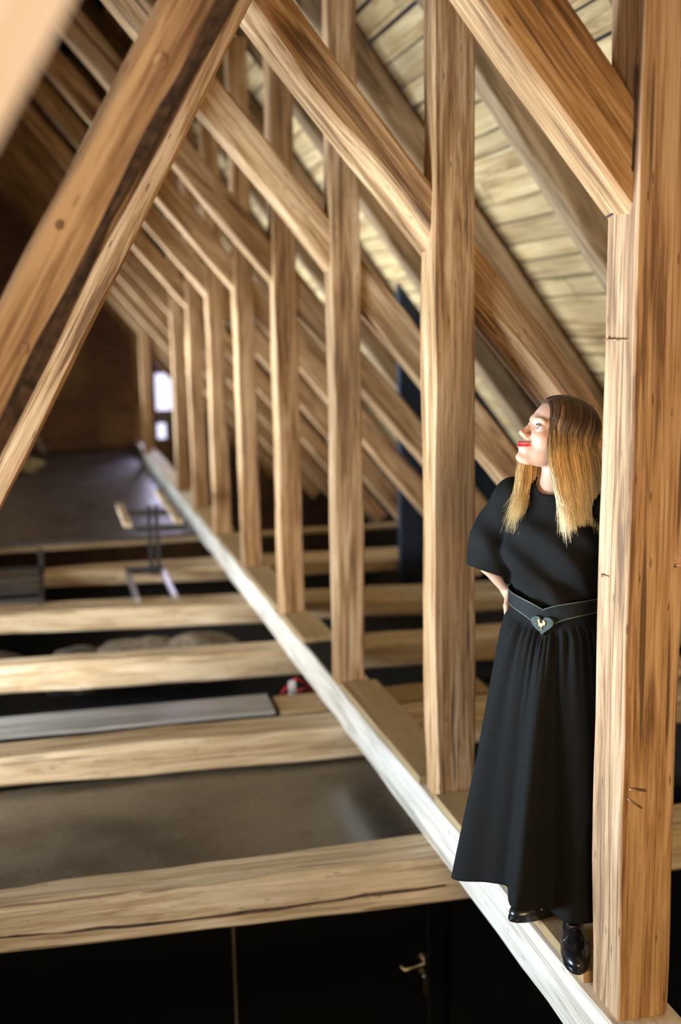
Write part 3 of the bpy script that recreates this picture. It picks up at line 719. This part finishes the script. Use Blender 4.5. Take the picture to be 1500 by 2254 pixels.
def blouse(P):
    d = bl_parts[0][0](P)
    for g, k in bl_parts[1:]: d = smin(d, g(P), k)
    d = d + fold(P, 1.0)
    dg = P[:, 2]*.80 + P[:, 0]*.75; d = d + .0065*np.sin(dg*46 + 2.2*np.sin(P[:, 0]*9 + P[:, 2]*5))*np.clip((1.33-P[:, 2])/.08, 0, 1)
    # creases running down to the waist
    q = (P - BC) @ RB
    d = d + .004*np.sin(q[:, 1]*75 + 2*np.sin(q[:, 2]*14))*np.clip((1.16-q[:, 2])/.10, 0, 1)*np.clip((q[:, 2]-1.0)/.04, 0, 1)
    arm = (P[:, 0] < -.115) | (P[:, 1] > .60)
    hem = 1.128 + .16*(-.155 - P[:, 0])*0 + .35*(P[:, 1]-.56)*0
    cut = np.where(q[:, 1] > .155, 1.133 + .35*(-P[:, 0]-.155) - P[:, 2], -1.0)
    d = np.maximum(d, cut)
    d = np.maximum(d, 1.03 - P[:, 2])
    nk = s_cap(B(-.020, 0, 1.45), B(.010, 0, 1.400), .060, .062)(P)
    d = smax(d, -nk, .006)
    return d
Vs, Fs = surface(blouse, (-.30, .16, 1.02), (.36, .72, 1.46), .0040, 6)
def cloth(name, col, rough, sheen):
    m, nt, b = mat_base(name); L = nt.links.new
    b.inputs['Base Color'].default_value = (*col, 1); b.inputs['Roughness'].default_value = rough; b.inputs['Sheen Weight'].default_value = sheen; b.inputs['Sheen Roughness'].default_value = .5
    b.inputs['Specular IOR Level'].default_value = .10
    tc = N(nt, 'ShaderNodeTexCoord'); n = N(nt, 'ShaderNodeTexNoise', Scale=420.0, Detail=2.0); L(tc.outputs['Object'], n.inputs['Vector'])
    n2 = N(nt, 'ShaderNodeTexNoise', Scale=9.0, Detail=3.0); L(tc.outputs['Object'], n2.inputs['Vector'])
    ad = N(nt, 'ShaderNodeMath', operation='MULTIPLY_ADD'); L(n2.outputs[0], ad.inputs[0]); ad.inputs[1].default_value = 4.0; L(n.outputs[0], ad.inputs[2])
    bp = N(nt, 'ShaderNodeBump', Strength=.25, Distance=.0012); L(ad.outputs[0], bp.inputs['Height']); L(bp.outputs[0], b.inputs['Normal'])
    return m
M_CLOTH = cloth('black_wool', (.0075, .0070, .0064), .85, .0)
M_SKIRT = cloth('black_skirt_wool', (.0074, .0074, .0072), .85, .0)
np_mesh('blouse', Vs - OFS, Fs, M_CLOTH, woman)
# ------------------------------------------------------------ skirt: gathered at the waist, wide folds at the hem
def waist_r(a):   # ellipse radius in body axes: a = angle from the front towards her right
    return 1/math.sqrt((math.cos(a)/.100)**2 + (math.sin(a)/.134)**2)
NA, NZ = 360, 90
v = []; nfold = [(-.9, 7), (2.1, 12)]
for iz in range(NZ+1):
    t = iz/NZ
    for ia in range(NA):
        a = 2*PI*ia/NA
        r0 = waist_r(a)
        te = max(0.0, t-.055)/.945; flare = te**.80
        base = r0*(1-flare) + flare*(.244 + .014*math.cos(a-.5))
        base += .012*(1-math.exp(-te*30))*math.exp(-te*3)
        big = .046*math.cos(7*a + .6 + .5*math.sin(2*a)) * t**.9 + .016*math.cos(12*a + 1.3 + .8*math.sin(3*a))*t**.6
        gath = .0052*math.cos(46*a + 3*math.sin(5*a))*math.exp(-te*9)*min(1, te*40) + .004*math.cos(24*a+1.7*math.sin(4*a))*math.exp(-te*3.0)*min(1, te*30)
        r_ = base + big + gath
        aa = (a+PI) % (2*PI) - PI; hemz = .170 + .080/(1+math.exp(-max(-30, (aa+.30)/.10)))*(aa < 2.4) - .030/(1+math.exp(-max(-30, min(30, (aa-.62)/.12))))*(aa < 2.4)
        zt_ = 1.078 - .050*math.exp(-min(a, 2*PI-a)/.62); z = zt_ - (zt_ - hemz)*t
        p = BC + FT*(r_*math.cos(a)) + RT*(r_*math.sin(a))
        x_, y_ = float(p[0]), float(p[1]) + .03*t
        # the cloth gives way to the post
        lim = .185
        if y_ < lim + .02: y_ = lim + .02*math.exp(-(lim+.02-y_)/.06)*1.0
        v.append((x_, y_ , z))
f = [(iz*NA+ia, (iz+1)*NA+ia, (iz+1)*NA+(ia+1) % NA, iz*NA+(ia+1) % NA) for iz in range(NZ) for ia in range(NA)]
sk = mesh_obj('skirt', [wp(q) for q in v], f, M_SKIRT, woman, True)
sk.modifiers.new('cloth', 'SOLIDIFY').thickness = .003
# ------------------------------------------------------------ belt with heart buckle
M_BELT = plain('black_leather', (.006, .0065, .007), .75, noise=.4, nscale=60, bump=.2, spec=.2)
M_PIPE = plain('green_piping', (.06, .085, .06), .5)
M_HEART = plain('dark_green_leather', (.016, .028, .020), .5, noise=.35, nscale=80, bump=.3)
M_GOLD = plain('aged_gold', (.72, .50, .27), .35, metal=1.0, noise=.2, nscale=90)
def belt_pt(a, dz, out):
    r_ = waist_r(a) + .008 + out
    dip = math.exp(-abs(a)/.62)
    z = 1.082 - .050*dip + dz
    p = BC + FT*(r_*math.cos(a)) + RT*(r_*math.sin(a)); return wp((p[0], p[1], z))
AB = .0
NBt = 160; v = []; halfw = lambda a: .018 + .013*math.exp(-abs(a)/.5)
angs = [(-PI + 2*PI*i/NBt) for i in range(NBt)]
for a in angs:
    hw = halfw(a)
    v += [belt_pt(a, -hw, 0), belt_pt(a, -hw, .004), belt_pt(a, hw, .004), belt_pt(a, hw, 0)]
f = [(i*4+j, i*4+(j+1) % 4, ((i+1) % NBt)*4+(j+1) % 4, ((i+1) % NBt)*4+j) for i in range(NBt) for j in range(4)]
belt = mesh_obj('belt', v, f, M_BELT, woman, True, 40)
pp = MB()
for sgn in (1, -1):
    pts = [belt_pt(a, sgn*halfw(a), .0045) for a in angs]; pp.tube(pts + [pts[0]], .0017, 6, False)
pp.build('piping', M_PIPE, belt, True, 60)
bf = BC + FT*(waist_r(0) + .0145) + UP*1.022
BR = -RT   # towards picture right: her left
def bk(u, w_, o): return wp(bf + BR*u + UP*w_ + FT*o)
hp = []
for i in range(60):
    t = 2*PI*i/60; hx_ = 16*math.sin(t)**3; hy_ = 13*math.cos(t) - 5*math.cos(2*t) - 2*math.cos(3*t) - math.cos(4*t)
    hp.append((hx_/16*.0345, hy_/17*.0340 - .001))
def slab_obj(name, outline, o0, o1, mat, parent, bev=.0015):
    k = len(outline); cx_ = sum(p[0] for p in outline)/k; cy_ = sum(p[1] for p in outline)/k
    ins = [(cx_ + (x-cx_)*(1-bev/.03), cy_ + (y-cy_)*(1-bev/.03)) for x, y in outline]
    v = [bk(x, y, o0) for x, y in outline] + [bk(x, y, o1-bev) for x, y in outline] + [bk(x, y, o1) for x, y in ins]
    f = [tuple(range(k)), tuple(range(2*k, 3*k))[::-1]] + [(i+r_*k, i+(r_+1)*k, (i+1) % k+(r_+1)*k, (i+1) % k+r_*k) for r_ in (0, 1) for i in range(k)]
    return mesh_obj(name, v, f, mat, parent, True, 35)
heart = slab_obj('heart_buckle', hp, -.006, .004, M_HEART, belt)
rooster = [(-.2, 10.4), (.3, 11.6), (-.6, 12.6), (.4, 12.9), (.3, 14.0), (1.5, 13.6), (2.2, 14.6), (2.9, 13.3), (3.9, 13.6), (3.6, 12.2), (3.2, 10.6), (4.0, 8.4), (5.4, 7.0), (7.6, 6.6), (9.2, 7.6), (9.6, 9.6), (9.0, 11.4), (10.6, 12.2), (12.6, 11.9), (14.3, 10.6), (15.2, 8.2), (14.9, 5.4), (14.0, 2.6), (13.4, 4.6), (12.7, 2.2), (12.1, 4.4), (11.2, 2.0), (10.4, 3.0), (9.4, 1.0), (8.2, -.3), (7.2, -.9), (7.1, -3.0), (7.6, -4.6), (9.4, -4.8), (9.3, -5.6), (7.6, -5.5), (5.2, -6.2), (5.0, -5.3), (6.3, -4.8), (5.9, -3.0), (5.7, -1.0), (4.0, -.2), (2.2, 1.4), (1.0, 3.6), (.5, 6.2), (.8, 8.2), (.4, 9.2), (-.9, 8.9), (-.5, 9.7), (-1.3, 10.1)]
ro = [((x-7.0)*.00150 - .001, (y-4.4)*.00158) for x, y in rooster]
slab_obj('rooster_emblem', ro, .003, .0065, M_GOLD, belt, .0008)
# ------------------------------------------------------------ loafers
M_SHOE = plain('polished_black_leather', (.008, .008, .009), .28, spec=.5, coat=.15)
def shoe(heel, toe, zb, name='loafer'):
    heel = A3((*heel, zb)); toe = A3((*toe, zb)); D = toe-heel; Ln = float(np.linalg.norm(D)); D /= Ln; Sd = np.cross(UP, D)
    Rm = np.stack([D, Sd, UP], 1); org = heel
    def f(P):
        q = (P-org) @ Rm; x = q[:, 0]/Ln
        d = s_ell((Ln*.22, 0, .030), (Ln*.26, .033, .045))(q)
        d = smin(d, s_ell((Ln*.66, 0, .020), (Ln*.36, .043, .036))(q), .03)
        d = smin(d, s_ell((Ln*.45, 0, .040), (Ln*.25, .032, .036))(q), .02)
        d = smax(d, -s_cap((Ln*.12, 0, .085), (Ln*.36, 0, .088), .028, .030)(q), .004)   # opening
        # apron seam ridge and strap
        seam = np.abs(s_ell((Ln*.66, 0, .030), (Ln*.23, .026, .060))(q)); d = d - .0016*np.exp(-(seam/.0022)**2)*(q[:, 2] > .025)
        strap = np.abs(q[:, 0]-Ln*.56) - .012; d = d - .0022*np.clip(1 - np.maximum(strap, 0)/.002, 0, 1)*(q[:, 2] > .03)
        sole = np.maximum(np.sqrt(((q[:, 0]-Ln*.5)/(Ln*.54))**2 + (q[:, 1]/(.037 + .010*np.clip(x, 0, 1)))**2)*.04 - .04, np.abs(q[:, 2]-.005)-.0058)
        d = np.maximum(smin(d, sole, .002), -q[:, 2])
        return d
    a = np.minimum(heel, toe) - .06; b_ = np.maximum(heel, toe) + .06; a[2] = zb-.004; b_[2] = zb+.10
    Vq, Fq = surface(f, a, b_, .0024, 6)
    return np_mesh(name, Vq - OFS, Fq, M_SHOE, woman)
shoe((.120, .545), (-.095, .500), .029)
shoe((.062, .400), (-.030, .180), .029)
# ------------------------------------------------------------ hair
def hair_material():
    m, nt, b = mat_base('blonde_hair'); L = nt.links.new
    a = N(nt, 'ShaderNodeVertexColor'); a.layer_name = 'tone'; L(a.outputs[0], b.inputs['Base Color'])
    b.inputs['Roughness'].default_value = .46; b.inputs['Specular IOR Level'].default_value = .4; b.inputs['Anisotropic'].default_value = .5
    return m
M_HAIR = hair_material()
rr = random.Random(11)
def catmull(pts, n):
    P_ = [pts[0]*2-pts[1]] + pts + [pts[-1]*2-pts[-2]]; out = []
    for i in range(1, len(P_)-2):
        for k in range(n):
            t = k/n; a, b_, c_, d_ = P_[i-1], P_[i], P_[i+1], P_[i+2]
            out.append(.5*((2*b_) + (c_-a)*t + (2*a-5*b_+4*c_-d_)*t*t + (3*b_-a-3*c_+d_)*t**3))
    out.append(P_[-2]); return out
hv = []; hf = []; hc = []
def push_out(p, off):
    q = ((p - HO)[None].astype(np.float32)) @ RH
    return q[0]
def strand(pts, rad, tone):
    k = len(pts); base = len(hv); up = None
    for i, p in enumerate(pts):
        t = pts[min(i+1, k-1)] - pts[max(i-1, 0)]; t = t/(np.linalg.norm(t)+1e-9)
        if up is None: up = np.cross(t, A3((.3, .5, .8)))
        up = up - t*(up @ t); up = up/(np.linalg.norm(up)+1e-9); w = np.cross(t, up)
        s = i/(k-1); r_ = rad*(1 if s < .8 else max(.12, (1-s)/.2))
        z = p[2]
        # dark roots, golden lengths
        m_ = min(1, max(0, (1.570 + tone*.045 - z)/.12)); m_ = m_*m_*(3-2*m_)
        hl = min(1, max(0, tone))
        root = np.array((.060, .030, .014))*(1 + .8*hl) + np.array((.18, .10, .035))*max(0, hl-.86)*6
        mid = np.array((.78, .48, .18))*(.35 + .95*hl); tip = np.array((1.0, .80, .44))*(.66 + .50*hl)
        m2 = min(1, max(0, (1.46 - z)/.16)); col = root*(1-m_) + (mid*(1-m2) + tip*m2)*m_
        for j in range(3):
            a = 2*PI*j/3; hv.append(p + (up*math.cos(a) + w*math.sin(a))*r_ - OFS); hc.append(col)
    for i in range(k-1):
        for j in range(3): hf.append((base+i*3+j, base+i*3+(j+1) % 3, base+(i+1)*3+(j+1) % 3, base+(i+1)*3+j))
def Hd(x, y, z): return H(x, y, z).astype(float)
def lock(side, n, xr, ends, drop_z, rad=.0010, lay=.007):
    for _ in range(n):
        u_ = rr.random(); x = xr[0] + (xr[1]-xr[0])*u_
        # root on the parting, slightly off the crown
        zt = .030 + .080*math.sqrt(max(0, 1 - ((x+.012)/.094)**2))
        o = lay*rr.random() + .002
        p0 = Hd(x, side*.004 - .004, zt + .004 + o*.5)
        pts = [p0]
        for fr_ in (.30, .60, .88, 1.12):
            an = fr_*PI/2; sc_ = math.sqrt(max(.02, 1-((x+.012)/.100)**2))
            pts.append(Hd(x - .008*fr_ - .004*fr_*fr_*(x > 0)*u_, side*(.0775*sc_ + .005 + o)*math.sin(an), .030 + (.082*sc_ + o)*math.cos(an)))
        pts += [A3(e).astype(float) for e in ends(u_, rr)]
        q = catmull(pts, 3)
        wv_ = rr.uniform(0, 6.28); am = rr.uniform(.001, .0045); fq = rr.uniform(14, 26)
        q = [p + np.array((math.sin(p[2]*fq + wv_), math.cos(p[2]*fq*.8 + wv_), 0))*am*min(1, i/len(q)*1.2) for i, p in enumerate(q)]
        strand(q, rad*rr.uniform(.6, 1.2), min(1, max(0, .48 + .24*math.sin(u_*61) + .20*math.sin(u_*23+1) + rr.gauss(0, .15))))
# near side (towards the camera): falls in front of her left shoulder
def near_end(u_, r):
    # u_=0 back of the head, 1 at the hairline
    x = .078 - .140*u_ + r.gauss(0, .005); y = .322 + r.uniform(-.016, .012)
    cl = math.floor(u_*13 + r.uniform(-.25, .25)); dx = .010*math.sin(cl*2.7)
    zb = 1.246 - .035*math.sin(min(1, max(0, 1-u_))*PI) + .085*max(0, u_-.78)/.22 + r.uniform(-.022, .060)
    return (x-.006*u_, y+.002, 1.490), (x+dx*.4+.006, y-.020, 1.385), (x+dx+.016 + r.gauss(0, .006), y-.032+r.gauss(0, .005), zb)
lock(1, 2300, (-.085, .073), near_end, 0)
# far side: falls before her right shoulder, seen under the chin
def far_end(u_, r):
    x = -.050 - .070*u_ + r.gauss(0, .006); y = .472 - .02*u_ + r.uniform(-.02, .02)
    zb = 1.300 + r.uniform(-.03, .05); sp_ = r.gauss(0, .012)
    return (x+.030, y+.008, 1.475), (x+.008, y-.012, 1.395), (x-.030+sp_, y-.050, zb)
lock(-1, 1100, (-.06, .064), far_end, 0)
# back of the head
for _ in range(700):
    an = rr.uniform(-1.35, 1.35)
    p0 = Hd(-.045 + rr.uniform(-.02, .02), .01*an, .108 + rr.uniform(0, .006)); o = rr.random()*.008
    d1 = lambda r_, z: Hd(-.012 - (r_+o)*math.cos(an), (r_*.80+o)*math.sin(an), z)
    pts = [p0, d1(.070, .088), d1(.097, .045), d1(.100, .0), d1(.088, -.045)]
    tgt = A3((.105 + .02*math.cos(an), .405 - .07*math.sin(an), 1.36))
    pts += [tgt.astype(float), (tgt + A3((0, 0, -.09 - rr.random()*.05))).astype(float)]
    strand(catmull(pts, 3), .0013, rr.random()**1.5)
hair = np_mesh('hair', np.array(hv), np.array(hf), M_HAIR, woman, np.array(hc))
# scalp cap under the strands
def cap_sdf(P):
    q = (P - HO) @ RH
    d = s_ell((-.014, 0, .031), (.0975, .0775, .0835))(q)
    cutf = (q[:, 0] - (.060 - .50*np.clip(.095-q[:, 2], 0, 1)**1.0*.55 - .06*np.clip(np.abs(q[:, 1])/.07, 0, 1)*0))
    d = np.maximum(d, cutf*.9); d = np.maximum(d, -.055 - q[:, 2]); return d
Vc, Fc = surface(cap_sdf, (-.12, .28, 1.44), (.15, .53, 1.70), .003, 6)
np_mesh('scalp_hair', Vc - OFS, Fc, plain('dark_roots', (.055, .03, .016), .6, noise=.3, nscale=50), woman)
# ------------------------------------------------------------ small things on and between the joists
st = tag(empty('steel_stand', (-.69, 6.35, -.18)), 'dark steel stand with two wooden arms on the fourth joist, left of the sill', 'stand')
def rel(o, p): return (p[0]-o.location.x, p[1]-o.location.y, p[2]-o.location.z)
def rbox(o, a, b_): return MB().box(rel(o, a), rel(o, b_))
for x in (-.635, -.575): rbox(st, (x-.016, 6.80, -.18), (x+.016, 6.84, .40)).build('column', M_STEEL, st)
for x in (-.83, -.545): rbox(st, (x-.02, 5.86, -.178), (x+.02, 6.88, -.145)).build('foot', M_GALV, st)
rbox(st, (-.85, 6.84, -.178), (-.53, 6.88, -.12)).build('crossbar', M_STEEL, st)
rbox(st, (-.85, 6.78, .33), (-.42, 6.82, .37)).build('crossbar', M_STEEL, st)
rbox(st, (-.80, 6.10, .31), (-.42, 6.14, .35)).build('crossbar', M_STEEL, st)
for x, y0, y1 in ((-.86, 6.02, 7.02), (-.47, 6.05, 7.75)):
    beam('arm', (x, y0, .385), (x, y1, .385), .035, .06, M_JOIST, depth=(1, 0, 0), ch=(.004,)*4, wob=.002, parent=st)['label'] = 'pale wooden arm'
rk = tag(empty('metal_rack', (-1.7, 6.6, -.18)), 'dark metal rack of parallel bars lying across the joists at the left edge', 'rack')
for x in (-2.25, -1.53): rbox(rk, (x-.02, 6.02, -.178), (x+.02, 7.30, -.13)).build('rail', M_STEEL, rk)
for y in (6.10, 6.38, 6.68, 6.98, 7.24): rbox(rk, (-2.23, y-.022, -.165), (-1.55, y+.022, -.135)).build('bar', M_STEEL, rk)
rbox(rk, (-1.55, 7.22, -.178), (-1.51, 7.26, .02)).build('upright', M_STEEL, rk)
bar = MB().tube([(-1.84, 16.95, .60), (-1.50, 16.55, -.15)], .035, 8).build('leaning_bar', plain('grey_bar', (.42, .40, .44), .5), None, True, 40)
tag(bar, 'pale grey bar leaning against the far brick gable', 'bar')
def lump(name, c, r, mat, seed, parent=None, flat=1.0, sub=3):
    bmh = bmesh.new(); bmesh.ops.create_icosphere(bmh, subdivisions=sub, radius=1)
    for v_ in bmh.verts:
        p = v_.co; k = 1 + .18*math.sin(p.x*3.1+seed) * math.cos(p.y*2.7+seed*2) + .10*math.sin(p.z*6+seed*3+p.x*5)
        v_.co = Vector((p.x*r[0]*k, p.y*r[1]*k, p.z*r[2]*k))
    me = bpy.data.meshes.new(name); bmh.to_mesh(me); bmh.free(); me.materials.append(mat); me.polygons.foreach_set('use_smooth', [True]*len(me.polygons))
    o = bpy.data.objects.new(name, me); C.objects.link(o); o.location = c
    if parent is not None: o.parent = parent
    return o
M_SACK = plain('sackcloth', (.34, .30, .22), .9, noise=.5, nscale=14, bump=.6)
tag(lump('crumpled_sack', (-1.82, 14.1, -.05), (.30, .22, .13), M_SACK, 1.0), 'crumpled beige sack on the dark deck near the brick gable', 'sack')
tag(lump('blue_bucket_lid', (-1.74, 14.0, .09), (.07, .07, .05), plain('dark_blue_plastic', (.02, .05, .10), .5), 2.0), 'small dark blue lump on top of the beige sack', 'bag')
M_WOOL = plain('mineral_wool', (.17, .135, .09), .95, noise=.5, nscale=16, bump=1.0)
M_WOOLD = plain('loose_rubble', (.08, .065, .05), .95, noise=.6, nscale=20, bump=1.0)
wl = ['pale lump of insulation between the third and fourth joists, near the sill', 'grey rubble lump between the third and fourth joists, left of the pale one', 'dim rubble lump between the third and fourth joists, far left', 'flat rubble lump between the third and fourth joists, touching the sill']
for (x, y, rx, m_), l in zip(((-.95, 5.15, .30, M_WOOL), (-1.30, 5.0, .22, M_WOOLD), (-2.0, 5.1, .34, M_WOOLD), (-.45, 5.1, .28, M_WOOL)), wl):
    tag(lump('insulation_lump', (x, y, -.41), (rx*1.2, .30, .14), m_, x*7), l, 'insulation', 'lumps of insulation between the joists')
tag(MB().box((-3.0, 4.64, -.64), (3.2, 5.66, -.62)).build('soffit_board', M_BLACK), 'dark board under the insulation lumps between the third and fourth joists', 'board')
M_RED = plain('red_cable', (.55, .02, .03), .4)
tag(MB().tube([(-.14, 3.99, -.44), (-.12, 3.90, -.32), (-.06, 3.82, -.22), (.02, 3.84, -.26), (.06, 3.95, -.38), (-.02, 3.90, -.42), (-.12, 3.82, -.32), (-.03, 3.76, -.27), (.12, 3.80, -.34)], .008, 8).build('red_cable', M_RED, None, True, 60), 'loop of red cable in the gap beside the sill, before the third joist', 'cable')
tag(MB().box((-.12, 3.70, -.48), (-.085, 3.73, -.20)).build('white_strap', plain('white_webbing', (.7, .68, .68), .8)), 'white strap hanging beside the red cable', 'strap')
# nails in the nearest post
np_ = posts[0]
inv = np_.matrix_world.inverted()
def nail(pts, r, name='nail', lab=None, head=None):
    mb = MB().tube([inv @ Vector(p) for p in pts], r, 8)
    if head: mb.tube([inv @ Vector(p) for p in head], r*2.1, 10)
    o = mb.build(name, M_NAIL, np_, True, 50)
    if lab: o['label'] = lab
    return o
nail([(.004, .128, 1.816), (-.010, .126, 1.816), (-.012, .10, 1.815), (-.010, .075, 1.815), (.002, .070, 1.814)], .0022, head=[(-.011, .130, 1.816), (-.014, .132, 1.816)], lab='bent nail with a head')
nail([(.004, .078, 1.815), (-.011, .074, 1.8155), (-.011, .045, 1.8150), (.002, .022, 1.814)], .0018, lab='bent nail with a head')
nail([(.004, .082, 1.206), (-.010, .092, 1.205), (-.012, .118, 1.203)], .0022, head=[(-.012, .118, 1.203), (-.013, .121, 1.203)])
nail([(.010, .004, .660), (.014, -.012, .658), (.035, -.016, .655), (.058, -.012, .648), (.064, .004, .645)], .0028)
nail([(.006, .004, .632), (.010, -.014, .630), (.026, -.018, .618), (.046, -.012, .603), (.050, .004, .600)], .0028)
# bark edge and knots of the big strut
X_ = Vector((2.5, 0, 4.335)).normalized(); Zs = X_.cross(Vector((0, 1, 0)))
c0 = Vector((-2.552, -.085, -.07)) - Vector((0, .0655, 0)) - Zs*.0530
b = beam('bark_edge', c0 + X_*.05, c0 + X_*4.9, .014, .036, M_BARK, depth=(Vector((0, 1, 0)) - Zs), ch=(.004,)*4, wob=.010, step=.07, parent=strutA)
b['label'] = 'dark bark edge'
for s_k, zz, r_ in ((2.83, .005, .013), (2.20, -.018, .010), (2.45, .03, .008)):
    k = lump('knot', (s_k, -.076, zz), (r_*1.3, .007, r_), M_STRUT, s_k, strutA, sub=3)

MB().tube([inv @ Vector(p) for p in ((-.004, .165, 2.118), (-.004, .12, 2.126), (-.004, .075, 2.146), (-.004, .042, 2.18), (-.004, .026, 2.23), (-.003, .020, 2.32), (-.003, .018, 2.46))], .0035, 6).build('joint_shadow', M_BARK, np_, True, 60)  # dark tube drawn as the shadow line between brace and post

pts = []
for j in range(60):
    s_ = 1.1 + 2.0*j/59; w_j = float(np.interp(s_, [1.4, 3.1], [jw0, jw1]))
    pts.append((s_, -w_j/2 - .0015, -.020 + .012*math.sin(s_*2.3) + .004*vnoise(s_*9, 3.3)))
MB().tube(pts, [.0035 + .0035*abs(math.sin(i*.21)) for i in range(60)], 5).build('drying_crack', M_BARK, joist0, True, 60)
